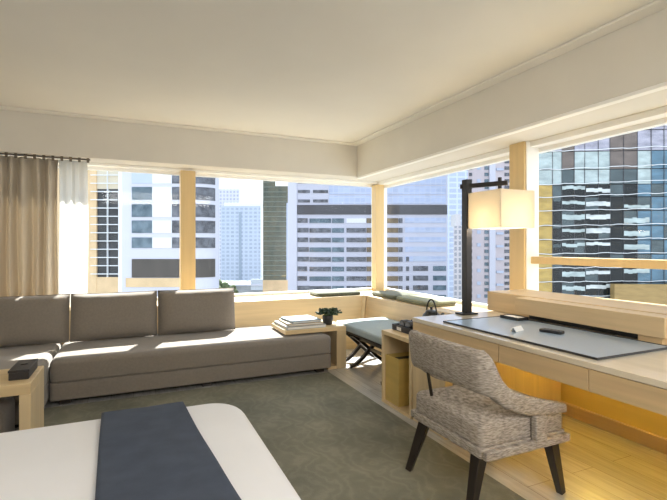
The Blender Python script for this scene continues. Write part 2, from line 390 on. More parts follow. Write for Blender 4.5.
# white tower with the rounded corner
D = 72; k = D/FPX
p0 = fx(122, HZ, D)
wt = thing('office_tower', 'white office tower with rounded corner, window bands either side of honey column', 'building', (p0.x, p0.y, GZ), -YAW)
def zz(y): return CH-GZ+(HZ-y)*k
def outline(a, b, off, r=20):
    """facade path in plan: straight to px 194, then rounding away"""
    L = (194-122)*k; R = r*k; pts = []
    s0, s1 = (a-122)*k, (b-122)*k
    def pt(s):
        if s <= L: return (s, -off)
        an = min((s-L)/R, PI/2); return (L+(R+off)*math.sin(an), R-(R+off)*math.cos(an))
    n = max(2, int((s1-s0)/.5)+1)
    return [pt(s0+(s1-s0)*i/n) for i in range(n+1)]
def curved(name, a, b, y0, y1, m, off, th=.4):
    bm = B(); o = outline(a, b, off); i_ = outline(a, b, off-th); v = []
    for z in (zz(y1), zz(y0)):
        v.append([bm.verts.new((*q, z)) for q in o]); v.append([bm.verts.new((*q, z)) for q in i_])
    n = len(o)
    for j in range(n-1):
        bm.faces.new((v[0][j], v[0][j+1], v[2][j+1], v[2][j])); bm.faces.new((v[1][j], v[3][j], v[3][j+1], v[1][j+1]))
        bm.faces.new((v[2][j], v[2][j+1], v[3][j+1], v[3][j])); bm.faces.new((v[0][j], v[1][j], v[1][j+1], v[0][j+1]))
    bm.faces.new((v[0][0], v[2][0], v[3][0], v[1][0])); bm.faces.new((v[0][-1], v[1][-1], v[3][-1], v[2][-1]))
    return obj(name, bm, m, wt, smooth=False, local=True)
bm = B(); lo = [bm.verts.new((*q, 0)) for q in outline(122, 226, 0)+[(0, 20*k)]]; hi = [bm.verts.new((v.co.x, v.co.y, zz(70))) for v in lo]
for j in range(len(lo)): bm.faces.new((lo[j], lo[(j+1) % len(lo)], hi[(j+1) % len(lo)], hi[j]))
bm.faces.new(lo[::-1]); bm.faces.new(hi)
obj('facade', bm, FW2, wt, smooth=False, local=True)
for i, (y0, y1) in enumerate(((137, 149), (154, 166), (170.5, 183.5), (187, 200), (204, 217), (220.5, 233), (237.5, 248))):
    curved('window_band', 132, 152.5, y0, y1, FGT if i > 2 else FSK, .12)
    curved('window_band', 152.5, 172, y0, y1, FBL, .12)
    curved('window_band', 172, 216, y0, y1, FGL, .12)
curved('louvre_band', 132, 216, 259, 277.5, FBN, .12)
curved('stone_band', 126, 190, 278, 287, FTAN, .12)
curved('window_band', 200, 216, 291, 300, FGL, .12)

# far pale towers, distance haze mixed into their colours
HZW = (.66, .70, .82)
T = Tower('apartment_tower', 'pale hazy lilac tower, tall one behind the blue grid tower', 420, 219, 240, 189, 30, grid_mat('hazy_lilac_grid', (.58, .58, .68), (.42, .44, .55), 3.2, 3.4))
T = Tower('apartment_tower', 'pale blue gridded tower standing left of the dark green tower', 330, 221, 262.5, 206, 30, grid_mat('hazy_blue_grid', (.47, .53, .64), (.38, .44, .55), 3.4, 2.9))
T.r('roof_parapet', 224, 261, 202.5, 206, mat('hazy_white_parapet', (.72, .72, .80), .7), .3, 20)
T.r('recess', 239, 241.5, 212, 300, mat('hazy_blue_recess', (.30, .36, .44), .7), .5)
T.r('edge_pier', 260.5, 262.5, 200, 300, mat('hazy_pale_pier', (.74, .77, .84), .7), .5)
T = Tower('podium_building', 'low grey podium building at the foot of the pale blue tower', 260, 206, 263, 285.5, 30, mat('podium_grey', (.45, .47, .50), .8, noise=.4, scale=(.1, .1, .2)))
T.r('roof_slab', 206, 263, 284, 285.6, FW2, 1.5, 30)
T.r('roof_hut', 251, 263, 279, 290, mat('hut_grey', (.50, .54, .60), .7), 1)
# dark green tower
T = Tower('glass_tower', 'dark green glass tower between the pale blue tower and the white striped tower', 190, 263, 275.5, 174, 30, FGRN)
T.r('glass_wing', 275.5, 289, 186, 400, FGRN, 0, 20)
T.r('glass_wing', 286.5, 290, 203, 400, FSK, .2, 3)
FFIN = mat('dull_green_fin', (.20, .23, .19), .6)
for i in range(24):
    T.r('floor_fin', 263, 275.5 if i < 3 else 286.5, 177+i*4.9, 177.7+i*4.9, FFIN, .35)
T.r('tan_base_or_reflection', 263, 289, 280, 292, FTAN, .6)
# white striped tower, seen either side of the corner post
T = Tower('striped_office_tower', 'broad lavender white tower with stripes of windows behind the corner post', 140, 290, 447.5, 90, 40, FW)
T.r('corner_pier', 288, 297, 90, 330, FW2, .5)
T.r('louvre_band', 297, 447, 205, 214.5, FDK, .3)
FP = grid_mat('sky_reflection_panel', (.50, .54, .66), (.44, .51, .70), 1.7, 1.5, .86, .86, .3)  # light blue paints in the sky that this glass reflects
for i in range(12):
    y = 90+i*9.5
    T.r('glass_band', 329 if y > 165 else 297, 446, y+1.2, y+9.3, FP, .15)
    if y > 165:
        T.r('window_strip', 298, 310, y+5, y+8, FGL, .2); T.r('window_strip', 313, 328, y+5, y+8, FGL, .2)
rr = random.Random(3)
for i in range(9):
    y = 218.2+i*9.65
    T.r('window_strip', 297.5, 308+rr.uniform(-1, 2), y, y+4.6, FGL, .2)
    T.r('window_strip', 309.5, 331, y+.3, y+4.8, FGL if i % 3 else FGT, .2)
    T.r('window_strip', 332, 344, y+.2, y+4.9, FGT, .2)
    T.r('window_strip', 346.5, 366, y+.2, y+4.7, FBL if i == 0 else FGL, .2)
    T.r('window_strip', 366.5, 398, y, y+4.9, FBR, .2)
    T.r('window_strip', 398.5, 402.5, y, y+4.9, FGL, .2)
    if i < 5: T.r('glass_band', 405, 446, y-.4, y+4.6, FP, .15)
    if i > 3: T.r('window_strip', 406, 409, y, y+4.6, FGL, .2)
    if i > 2: T.r('window_strip', 413, 428, y-.5, y+4.4, FGL if i > 4 else FSK, .2)
    if i > 4: T.r('window_strip', 433, 446, y-.5, y+4.4, FGT, .2)
# towers right of it
T = Tower('glass_tower', 'pale blue glass tower just left of the black lamp pole', 260, 440, 482, 130, 30, grid_mat('pale_blue_curtain_wall', (.50, .57, .70), (.40, .47, .62), 5, 3.2, .7))
T = Tower('slim_tower', 'narrow grey brown tower hugging the left of the lamp pole', 230, 453.5, 463, 226, 16, grid_mat('grey_brown_grid', (.42, .42, .44), (.22, .24, .28), 2.2, 2.9))
T.r('setback', 456, 461, 214, 226, mat('slim_grey_crown', (.45, .45, .47), .7), -.5, 10)
T = Tower('apartment_block', 'pinkish apartment tower with rows of small windows right of the lamp pole', 170, 468, 512, 80, 14, FPINK)
T.r('bay', 489, 495, 80, 330, FW2, .6)
for i in range(27):
    y = 128+i*6.4
    for x0, x1, m in ((469, 472, FGL), (477, 480.5, FSK), (484.5, 488.5, FGT), (504.5, 509.5, FGL)):
        if not (x0 == 477 and i % 2): T.r('window', x0, x1, y, y+3.4, m, .25)
for i in range(0, 27, 2):
    T.r('balcony', 496, 503, 130+i*6.4, 132.2+i*6.4, FSK, .7)

# glass tower across the street, right
D = 70; k = D/FPX
p0 = fx(538, HZ, D)
gt = thing('curtain_wall_tower', 'blue black curtain wall tower filling the right hand window', 'building', (p0.x, p0.y, GZ), -YAW+math.radians(-4))
bm = bx(0, 220*k, .4, 14, 0, CH-GZ+40)
for v in bm.verts:
    if v.co.y > 1 and v.co.x < 1: v.co.x += 9
obj('core', bm, FDK, gt, smooth=False, local=True)
def cw(name, c, spec=.5):  # tints paint reflections into the colour of the panes
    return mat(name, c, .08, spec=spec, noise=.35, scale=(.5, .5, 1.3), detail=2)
GA = cw('grey_teal_reflection', (.44, .52, .52)); GB = cw('dark_teal_reflection', (.07, .10, .11)); GC = cw('near_black_glass', (.012, .017, .02), .35)
GD = cw('amber_reflection', (.50, .34, .09)); GE = cw('sea_blue_reflection', (.10, .20, .28)); GF = cw('lilac_grey_reflection', (.40, .39, .47)); GH = cw('brown_reflection', (.17, .135, .12)); GW = cw('white_reflection', (.60, .64, .64))
cols = [0, 14, 23, 35, 45, 58, 69, 82, 95, 108, 120, 133, 150, 170]
rows = [60, 78, 96, 114, 131.5, 152, 170, 185, 197.5, 211, 226, 240, 254, 268, 282, 296, 312]
rr = random.Random(11)
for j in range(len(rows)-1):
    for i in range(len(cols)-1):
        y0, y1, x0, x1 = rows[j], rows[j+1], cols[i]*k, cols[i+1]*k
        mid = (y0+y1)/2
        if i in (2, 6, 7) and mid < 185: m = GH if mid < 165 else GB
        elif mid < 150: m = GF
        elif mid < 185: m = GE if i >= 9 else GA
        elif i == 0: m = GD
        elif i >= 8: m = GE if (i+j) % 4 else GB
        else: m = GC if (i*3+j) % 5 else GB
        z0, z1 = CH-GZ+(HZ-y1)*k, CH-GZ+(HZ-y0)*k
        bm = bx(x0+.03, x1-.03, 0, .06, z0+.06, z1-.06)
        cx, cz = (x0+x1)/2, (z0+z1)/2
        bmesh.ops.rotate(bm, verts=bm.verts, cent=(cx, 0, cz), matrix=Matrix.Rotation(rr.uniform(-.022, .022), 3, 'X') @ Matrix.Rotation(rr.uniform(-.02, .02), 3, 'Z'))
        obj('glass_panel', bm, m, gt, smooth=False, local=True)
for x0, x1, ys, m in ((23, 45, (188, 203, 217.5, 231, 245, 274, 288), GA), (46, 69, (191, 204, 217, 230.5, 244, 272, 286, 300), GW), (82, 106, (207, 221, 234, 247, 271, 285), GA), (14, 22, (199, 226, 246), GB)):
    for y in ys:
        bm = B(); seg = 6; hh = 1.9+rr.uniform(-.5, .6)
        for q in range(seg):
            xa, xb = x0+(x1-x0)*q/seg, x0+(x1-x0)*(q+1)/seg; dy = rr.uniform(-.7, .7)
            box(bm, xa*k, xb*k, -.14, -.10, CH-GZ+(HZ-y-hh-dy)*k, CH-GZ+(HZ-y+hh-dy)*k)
        obj('reflection_streak', bm, m, gt, smooth=False, local=True)  # strips paint the wavy reflected streaks across the panes
for y in rows:     # slightly wavy floor fins
    bm = B(); n_ = 34; pts = [(170*k*q/n_, -.16, CH-GZ+(HZ-y+.03*(170*q/n_)*(1 if y < 200 else .5))*k+.06*math.sin(q*.9+y)+rr.uniform(-.05, .05)) for q in range(n_+1)]
    for p_, q_ in zip(pts, pts[1:]): bar(bm, p_, q_, .085)
    obj('floor_fin', bm, FLINE, gt, smooth=False, local=True)
for x in cols:
    obj('mullion', bx(x*k-.03, x*k+.03, -.08, .3, 10, CH-GZ+32), FDK, gt, smooth=False, local=True)
T_ = gt
obj('tan_base_or_reflection', bx(68*k, 140*k, -1.6, -.4, 20, CH-GZ+(HZ-283)*k), mat('ochre_reflection', (.36, .24, .09), .7, noise=.25, scale=(.5, .5, 2)), gt, smooth=False, local=True)  # ochre block stands in for a tan reflection low in the glass

# trees at the foot of the towers
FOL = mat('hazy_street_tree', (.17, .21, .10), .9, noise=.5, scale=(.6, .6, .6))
TRK = mat('tree_bark', (.16, .12, .09), .9)
rr = random.Random(5)
def tree(px, D, ytop, wid, label):
    p = fx(px, ytop, D); t = thing('street_tree', label, 'tree', (p.x, p.y, GZ))
    bm = B(); tube(bm, [(p.x, p.y, GZ), (p.x, p.y, p.z-wid*.3)], [.5, .25], 7); obj('trunk', bm, TRK, t)
    bm = B()
    for q in range(16):
        a, b_ = rr.uniform(0, 2*PI), rr.uniform(0, 1)
        c = Vector((p.x+wid*.5*math.cos(a)*b_, p.y+wid*.5*math.sin(a)*b_, p.z-wid*.2-rr.uniform(0, .5)*wid))
        r = bmesh.ops.create_icosphere(bm, subdivisions=2, radius=wid*rr.uniform(.16, .28), matrix=Matrix.Translation(c))
        for v in r['verts']: v.co += Vector((rr.uniform(-1, 1), rr.uniform(-1, 1), rr.uniform(-1, 1)))*wid*.03
    obj('crown', bm, FOL, t)
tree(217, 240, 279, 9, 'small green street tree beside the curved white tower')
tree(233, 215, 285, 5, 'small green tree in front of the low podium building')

# ------------------------------------------------------------------ rug, curtains
RZ = .008
tag(obj('rug', bx(-1.7, 1.765, -1.0, 4.035, .001, RZ), RUG, bevel=.005), 'large olive grey patterned rug under the bed and in front of the sofa', 'rug')
def drape(name, x0, x1, y, amp, wl, m, label, z0=.634, zt=2.128, seed=1):
    rr = random.Random(seed); bm = B(); n = int((x1-x0)/.008); cols = []
    for i in range(n+1):
        x = x0+(x1-x0)*i/n; ph = 2*PI*(x-x0)/wl
        off = amp*math.sin(ph+.5*math.sin(ph*.37+seed))
        col = []
        for j in range(9):
            t = j/8; a = off*(.75+.4*t)+.008*math.sin(ph*.5+3*t+seed)
            col.append(bm.verts.new((x+.006*math.sin(5*t+ph*.3), y+a, zt+(z0-zt)*t)))
        cols.append(col)
    for a, b in zip(cols, cols[1:]):
        for j in range(8): bm.faces.new((a[j], b[j], b[j+1], a[j+1]))
    o = obj(name, bm, m)
    s = o.modifiers.new('thickness', 'SOLIDIFY'); s.thickness = .003
    return tag(o, label, 'curtain')
drape('drape_curtain', -1.9, -.70, 5.24, .052, .105, DRAPE, 'heavy beige pleated curtain at the far left of the window')
drape('sheer_curtain', -.69, -.435, 5.24, .022, .085, SHEER, 'translucent white sheer curtain gathered beside the beige curtain', seed=3)
t = thing('curtain_rail', 'dark curtain rail with hooks under the bulkhead above both curtains', 'curtain rail', (-1.2, 5.24, 2.11))
RAILM = mat('bronze_rail', (.13, .105, .08), .5)
obj('rail', bx(-1.95, -.41, 5.225, 5.255, 2.142, 2.1535), RAILM, t, smooth=False)
for i in range(20):
    x = -1.88+i*.0765
    obj('hook', bx(x-.012, x+.012, 5.174, 5.184, 2.108, 2.1535), RAILM, t, smooth=False)

# ------------------------------------------------------------------ sofa
t = thing('sofa', 'long low taupe sofa with a chaise end below the window ledge', 'sofa', (.6, 4.5, 0))
def softobj(name, x0, x1, y0, y1, z0, z1, m, par, rp=.04, rt=.04, rb=.02, puff=.012, **k):
    bm = B(); soft(bm, x1-x0, y1-y0, z0, z1, rp, rt, rb, puff, Matrix.Translation(((x0+x1)/2, (y0+y1)/2, 0)), **k)
    return obj(name, bm, m, par)
softobj('base', -.598, 1.797, 4.04, 4.83, .045, .188, SOFA, t, rp=.03, rt=.015, rb=.012, puff=0)
softobj('seat', -.598, 1.797, 4.03, 4.89, .189, .368, SOFA, t, rp=.05, rt=.045, rb=.018, puff=.010)
softobj('chaise_base', -1.60, -.61, 3.62, 4.83, .045, .188, SOFA, t, rp=.03, rt=.015, rb=.012, puff=0)
softobj('chaise_seat', -1.60, -.608, 3.61, 4.89, .189, .368, SOFA, t, rp=.06, rt=.045, rb=.018, puff=.010)
for x, y in ((-.5, 4.14), (1.7, 4.14), (.6, 4.14), (-.5, 4.75), (1.7, 4.75), (-1.5, 3.72), (-.72, 3.72), (-1.5, 4.75)):
    obj('foot', bx(x-.04, x+.04, y-.04, y+.04, RZ+.0005 if y < 3.9 else 0, .046), LEGW, t, smooth=False)
def back_cushion(x0, x1, label, tilt=-9, dz=0):
    c = thing('back_cushion', label, 'cushion', ((x0+x1)/2, 4.72, .379), 0, 'taupe back cushions on the sofa')
    bm = B(); W, H, TH, NU, NV = (x1-x0)-.001, .435, .20, 30, 20
    rr = random.Random(int(x0*100)); a1, a2, a3 = rr.uniform(0, 6), rr.uniform(0, 6), rr.uniform(0, 6)
    def pt(i, j, sgn):
        u, v = 2*i/NU-1, 2*j/NV-1
        full = (max(0, 1-abs(u)**5)*max(0, 1-abs(v)**5))**.5
        x = u*W/2*(1-.003*(1-v*v)); z = v*H/2*(1-.022*(1-u*u)*(1 if v > 0 else .2))
        y = sgn*(TH/2*full+.006*full*math.sin(3*u+a1)*math.sin(2.4*v+a2)-.004*full*math.exp(-((abs(v)-.86)/.1)**2)*math.sin(13*u+a3))
        return (x, y, z)
    F, K = {}, {}
    for i in range(NU+1):
        for j in range(NV+1):
            F[i, j] = bm.verts.new(pt(i, j, -1))
            K[i, j] = F[i, j] if i in (0, NU) or j in (0, NV) else bm.verts.new(pt(i, j, 1))
    for i in range(NU):
        for j in range(NV):
            bm.faces.new((F[i, j], F[i+1, j], F[i+1, j+1], F[i, j+1])); bm.faces.new((K[i, j], K[i, j+1], K[i+1, j+1], K[i+1, j]))
    edge = [pt(i, NV, 1) for i in range(NU+1)]
    M = Matrix.Translation(((x0+x1)/2, 4.705, .597+dz)) @ Matrix.Rotation(math.radians(tilt), 4, 'X')
    bmesh.ops.transform(bm, matrix=M, verts=bm.verts)
    obj('cover', bm, SOFA, c)
    wz = B(); tube(wz, [M @ Vector(q) for q in edge], .0045, 6); obj('piping', wz, SOFA, c)
back_cushion(-1.295, -.535, 'left taupe back cushion on the sofa, in front of the curtains')
back_cushion(-.530, .212, 'middle taupe back cushion on the sofa')
back_cushion(.217, .972, 'right taupe back cushion on the sofa, next to the bare seat')

# pouf under the side table
t = thing('pouf', 'low dark taupe pouf tucked underneath the pale side table', 'pouf', (-1.0, 3.3, RZ))
softobj('cushion', -1.25, -.70, 3.13, 3.52, .04, .30, SOFA, t, rp=.06, rt=.05, rb=.02)
for x in (-1.2, -.75):
    for y in (3.18, 3.47): obj('foot', bx(x-.02, x+.02, y-.02, y+.02, RZ, .041), LEGW, t, smooth=False)
# side table
t = thing('side_table', 'pale wooden side table beside the bed, holding a black box', 'table', (-.95, 3.3, RZ))
obj('table_top', bx(-1.36, -.55, 3.105, 3.53, .387, .452), OAKX, t, smooth=False, bevel=.004)
obj('side_panel', bx(-.608, -.55, 3.105, 3.53, RZ, .387), OAKZ, t, smooth=False, bevel=.004)
obj('side_panel', bx(-1.36, -1.302, 3.105, 3.53, RZ, .387), OAKZ, t, smooth=False, bevel=.004)
t = thing('lidded_box', 'small black lidded box on the pale side table', 'box', (-.68, 3.26, .453), math.radians(0))
obj('body', bx(-.68, -.578, 3.205, 3.48, .4525, .497), BLEATH, t, smooth=False, bevel=.004)
obj('lid', bx(-.683, -.575, 3.202, 3.483, .4975, .512), BLEATH, t, smooth=False, bevel=.003)
bm = B(); lathe(bm, [(.02, 0), (.02, .004), (.012, .0055)], (-.63, 3.36, .5122)); obj('knob', bm, BLACK, t)

# ------------------------------------------------------------------ console at the sofa's end, books, plant
t = thing('console_table', 'pale wooden console straddling the right end of the sofa', 'table', (1.7, 4.35, 0))
obj('table_top', bx(1.345, 2.0, 4.13, 4.62, .390, .430), OAKX, t, smooth=False, bevel=.003)
obj('side_panel', bx(1.895, 2.0, 4.13, 4.62, .0, .3895), OAKZ, t, smooth=False, bevel=.003)
obj('back_panel', bx(1.815, 1.894, 4.58, 4.62, .03, .3895), OAKZ, t, smooth=False)
obj('bottom_shelf', bx(1.80, 1.894, 4.14, 4.62, 0, .03), OAKX, t, smooth=False)
zt = .4306
def book(x, y, lx, ly, h, rz, cover, label, z):
    b = thing('book', label, 'book', (x, y, z), math.radians(rz), 'books on the console')
    bm = B(); box(bm, -lx/2, lx/2, -ly/2, ly/2, 0, .004); box(bm, -lx/2, lx/2, -ly/2, ly/2, h-.004, h); box(bm, -lx/2, -lx/2+.004, -ly/2, ly/2, .004, h-.004)
    obj('cover', bm, cover, b, smooth=False, local=True)
    obj('pages', bx(-lx/2+.005, lx/2-.004, -ly/2+.004, ly/2-.004, .0042, h-.0042), PAPER, b, smooth=False, local=True)
    return z+h+.0006
z = book(1.575, 4.365, .42, .42, .030, 1, BOOKG, 'widest grey book, lowest of the stack on the console', zt)
z = book(1.585, 4.365, .37, .37, .020, -2, BOOKT, 'tan thin book in the middle of the stack on the console', z)
z = book(1.590, 4.37, .32, .34, .022, 4, BOOKB, 'pale blue book on top of the stack on the console', z)
t = thing('potted_succulent', 'dark green leafy plant in a charcoal pot on the console', 'plant', (1.865, 4.3, .431))
bm = B(); lathe(bm, [(.044, 0), (.05, .006), (.058, .06), (.055, .092), (.05, .098), (.045, .096), (.046, .08), (.02, .075)], (1.865, 4.3, .431), 28); obj('pot', bm, POTM, t)
bm = B(); rr = random.Random(2)
def leaf(bm, c, d, L, wd):
    d = Vector(d).normalized(); s = d.cross(Vector((0, 0, 1)));
    if s.length < .1: s = Vector((1, 0, 0))
    s.normalize(); nrm = s.cross(d); c = Vector(c); top = []; bot = []
    for q, ww in ((0, .35), (.3, .85), (.6, 1), (.85, .7), (1, .12)):
        p = c+d*L*q+Vector((0, 0, -1))*L*.18*q*q
        top.append([bm.verts.new(p+s*wd*ww*e+nrm*(.004*abs(e)+.003)) for e in (-1, 0, 1)]); bot.append([bm.verts.new(p+s*wd*ww*e*.9-nrm*.003) for e in (-1, 0, 1)])
    for a, b in zip(top, top[1:]):
        for e in (0, 1): bm.faces.new((a[e], a[e+1], b[e+1], b[e]))
    for a, b in zip(bot, bot[1:]):
        for e in (0, 1): bm.faces.new((a[e+1], a[e], b[e], b[e+1]))
    for i in range(4):
        bm.faces.new((top[i][0], top[i+1][0], bot[i+1][0], bot[i][0])); bm.faces.new((top[i][2], bot[i][2], bot[i+1][2], top[i+1][2]))
for kx, ky in ((-.055, -.01), (.06, .0), (0, .05), (.01, -.05), (-.02, .02), (.035, .03)):
    for i in range(15):
        a = rr.uniform(0, 2*PI); e = rr.uniform(.05, 1.3)
        leaf(bm, (1.865+kx*1.35, 4.3+ky*1.3, .538), (math.cos(a)*math.cos(e), math.sin(a)*math.cos(e), math.sin(e)), rr.uniform(.06, .09), .021)
obj('foliage', bm, LEAF, t)

# ------------------------------------------------------------------ ledge pads
def pad(x0, x1, y0, y1, label, th=.05, m=None):
    t = thing('seat_pad', label, 'cushion', ((x0+x1)/2, (y0+y1)/2, SZ), 0, 'pads on the window ledge')
    softobj('cover', x0, x1, y0, y1, SZ+.001, SZ+.001+th, m or PADG, t, rp=.05, rt=.024, rb=.022, puff=.014)
    bm = B(); cx, cy = (x0+x1)/2, (y0+y1)/2
    pts = [(cx+px, cy+py, SZ+th*.5) for px, py in rrect(x1-x0+.002, y1-y0+.002, .05)]; tube(bm, pts+[pts[0]], .004, 6, caps=False); obj('piping', bm, PADG, t)
pad(2.05, 2.66, 5.03, 5.36, 'dark olive pad on the ledge below the striped tower, left of the corner post', .045)
pad(2.75, 3.10, 4.40, 4.97, 'dark olive pad on the right ledge, nearest the corner post', .05)
pad(2.74, 3.10, 3.72, 4.38, m=PADL, label= 'light olive pad on the right ledge, nearer the lamp', th=.05)

# ------------------------------------------------------------------ cross-legged bench stool
t = thing('bench_stool', 'grey blue upholstered bench stool with dark crossed legs between console and cabinet', 'stool', (2.3, 3.95, 0))
softobj('seat', 2.004, 2.62, 3.40, 4.42, .375, .445, STOOLF, t, rp=.03, rt=.022, rb=.015, puff=.012)
obj('seat_frame', bx(2.02, 2.58, 3.43, 4.39, .352, .3745), LEGW, t, smooth=False, bevel=.004)
for y in (3.48, 4.12, 4.33):
    for x0, x1 in ((2.03, 2.50), (2.50, 2.03)):
        bm = B(); off = .017 if x0 < x1 else -.017
        L = x1-x0; pts = [(x0+L*u, y+off, z) for u, z in ((0, .352), (.12, .33), (.3, .262), (.5, .175), (.7, .085), (.86, .03), (1, .018))]
        for a, b in zip(pts, pts[1:]): bar(bm, a, b, .034, .034, up=(0, 1, 0))
        obj('leg', bm, LEGW, t, bevel=.002)
for x, z in ((2.16, .286), (2.40, .286), (2.265, .175)):
    bm = B(); bar(bm, (x, 3.50, z), (x, 4.31, z), .026); obj('stretcher', bm, LEGW, t)

# ------------------------------------------------------------------ low cabinet with the open niche, bin, tray, binoculars, pot
CX0, CX1, CY0, CY1, CZ = 1.83, 2.53, 2.705, 3.125, .578
t = thing('low_cabinet', 'low pale wooden cabinet with open niche, attached left of the desk', 'cabinet', (2.2, 2.92, 0))
obj('top_panel', bx(CX0, CX1, CY0, CY1, CZ-.032, CZ), OAKX, t, smooth=False, bevel=.002)
obj('side_panel', bx(CX0, CX1, CY1-.026, CY1, 0, CZ-.0325), OAKZ, t, smooth=False, bevel=.002)
obj('side_panel', bx(CX0, CX1, CY0, CY0+.026, 0, CZ-.0325), OAKZ, t, smooth=False, bevel=.002)
obj('bottom_panel', bx(CX0, CX1, CY0+.0265, CY1-.0265, 0, .022), OAKX, t, smooth=False)
obj('back_panel', bx(2.24, 2.26, CY0+.0265, CY1-.0265, .0225, CZ-.0325), OAKZ, t, smooth=False)
t = thing('waste_bin', 'square golden wooden bin inside the niche of the low cabinet', 'bin', (2.0, 2.99, .0225))
bm = B(); x0, x1, y0, y1, z0, z1 = 1.85, 2.15, 2.90, 3.095, .023, .385
box(bm, x0, x1, y0, y0+.012, z0, z1); box(bm, x0, x1, y1-.012, y1, z0, z1); box(bm, x0, x0+.012, y0+.012, y1-.012, z0, z1); box(bm, x1-.012, x1, y0+.012, y1-.012, z0, z1); box(bm, x0+.012, x1-.012, y0+.012, y1-.012, z0, z0+.012)
obj('body', bm, GOLD, t, smooth=False)
obj('liner', bx(x0+.014, x1-.014, y0+.014, y1-.014, z0+.0125, z1-.03), BLACK, t, smooth=False)
# tray holding binoculars
t = thing('leather_tray', 'black leather tray with a white tag on the low cabinet', 'tray', (1.985, 2.965, CZ), 0)
bm = B(); x0, x1, y0, y1 = 1.92, 2.095, 2.82, 3.11
box(bm, x0, x1, y0, y1, CZ+.001, CZ+.012)
for a in ((x0, x0+.012, y0, y1), (x1-.012, x1, y0, y1), (x0+.012, x1-.012, y0, y0+.012), (x0+.012, x1-.012, y1-.012, y1)): box(bm, *a, CZ+.012, CZ+.046)
obj('body', bm, BLEATH, t, smooth=False, bevel=.003)
obj('tag', bx(x0-.002, x0-.0002, 2.975, 3.035, CZ+.008, CZ+.034), PAPER, t, smooth=False)
t = thing('binoculars', 'black binoculars lying in the leather tray', 'binoculars', (1.98, 2.95, CZ+.012))
for dy in (-.04, .04):
    bm = B(); zc = CZ+.055
    for (xa, xb, ra, rb) in ((1.94, 1.99, .037, .037), (1.99, 2.02, .037, .028), (2.02, 2.06, .028, .026), (2.06, 2.07, .03, .03)):
        tube(bm, [(xa, 2.955+dy, zc), (xb, 2.955+dy, zc)], [ra, rb], 18)
    brl = obj('barrel', bm, BLACK, t)
    bm = B(); tube(bm, [(1.9385, 2.955+dy, zc), (1.9398, 2.955+dy, zc)], .03, 18); obj('lens', bm, mat('lens_glass', (.03, .04, .06), .05), brl)
bm = B(); box(bm, 1.99, 2.05, 2.928, 2.982, CZ+.055, CZ+.078); obj('bridge', bm, BLACK, t, bevel=.006)
bm = B(); tube(bm, [(2.005, 2.955, CZ+.085), (2.04, 2.955, CZ+.085)], .012, 14); obj('focus_wheel', bm, BLACK, t)
# cast pot with hoop handle
t = thing('teapot', 'dark cast teapot with tall hoop handle behind the desk corner', 'teapot', (2.13, 2.765, CZ))
c = (2.185, 2.94, CZ+.001)
t.location = c
bm = B(); lathe(bm, [(.05, 0), (.066, .01), (.08, .06), (.08, .09), (.066, .128), (.05, .142), (.05, .147)], c, 28); obj('body', bm, POTM, t)
bm = B(); lathe(bm, [(.048, 0), (.044, .01), (.012, .018), (.009, .026), (.014, .034), (.006, .04)], (c[0], c[1], c[2]+.1475), 20); obj('lid', bm, POTM, t)
bm = B(); tube(bm, [(c[0], c[1]-.078, c[2]+.10), (c[0], c[1]-.12, c[2]+.125), (c[0], c[1]-.15, c[2]+.155)], [.02, .014, .011], 12); obj('spout', bm, POTM, t)
bm = B(); tube(bm, [(c[0], c[1]+.066*math.cos(a), c[2]+.128+.118*math.sin(a)) for a in [PI*i/14 for i in range(15)]], .006, 8); obj('handle', bm, BLACKM, t)

# ------------------------------------------------------------------ desk
DX0, DX1, DY0, DY1, DZ = 1.835, 2.93, .55, 2.695, .742
t = thing('desk', 'long pale wooden built-in desk with drawers under the right window', 'desk', (2.3, 1.7, 0))
obj('desk_top', bx(DX0, DX1, DY0, DY1, DZ-.028, DZ), TOPW, t, smooth=False, bevel=.002)
ys = (2.695, 1.867, 1.334, .55)
for a, b in zip(ys, ys[1:]):
    obj('drawer', bx(DX0+.003, DX0+.55, b+.002, a-.002, .612, DZ-.031), OAKY, t, smooth=False, bevel=.0015)
obj('side_panel', bx(DX0+.004, DX1-.02, 2.33, DY1, 0, .6105), OAKZ, t, smooth=False, bevel=.002)
obj('side_panel', bx(DX0+.004, DX1-.02, DY0, DY0+.05, 0, .6105), OAKZ, t, smooth=False, bevel=.002)
# raised ledge box along the back of the desk
t = thing('desk_ledge', 'low pale wooden ledge running along the back of the desk below the window', 'ledge', (2.7, 1.9, DZ))
obj('back_box', bx(2.60, 3.0, 1.30, 2.76, DZ+.001, .893), OAKY, t, smooth=False, bevel=.003)
obj('front_box', bx(2.475, 2.599, 1.38, 2.36, .780, .888), OAKY, t, smooth=False, bevel=.003)
obj('foot', bx(2.49, 2.598, 1.40, 1.52, DZ+.001, .7795), OAKY, t, smooth=False)
obj('gap_shade', bx(2.55, 2.599, 1.53, 2.30, DZ+.001, .7795), BLACK, t, smooth=False)  # black strip stands in for the shade in the gap under the front box
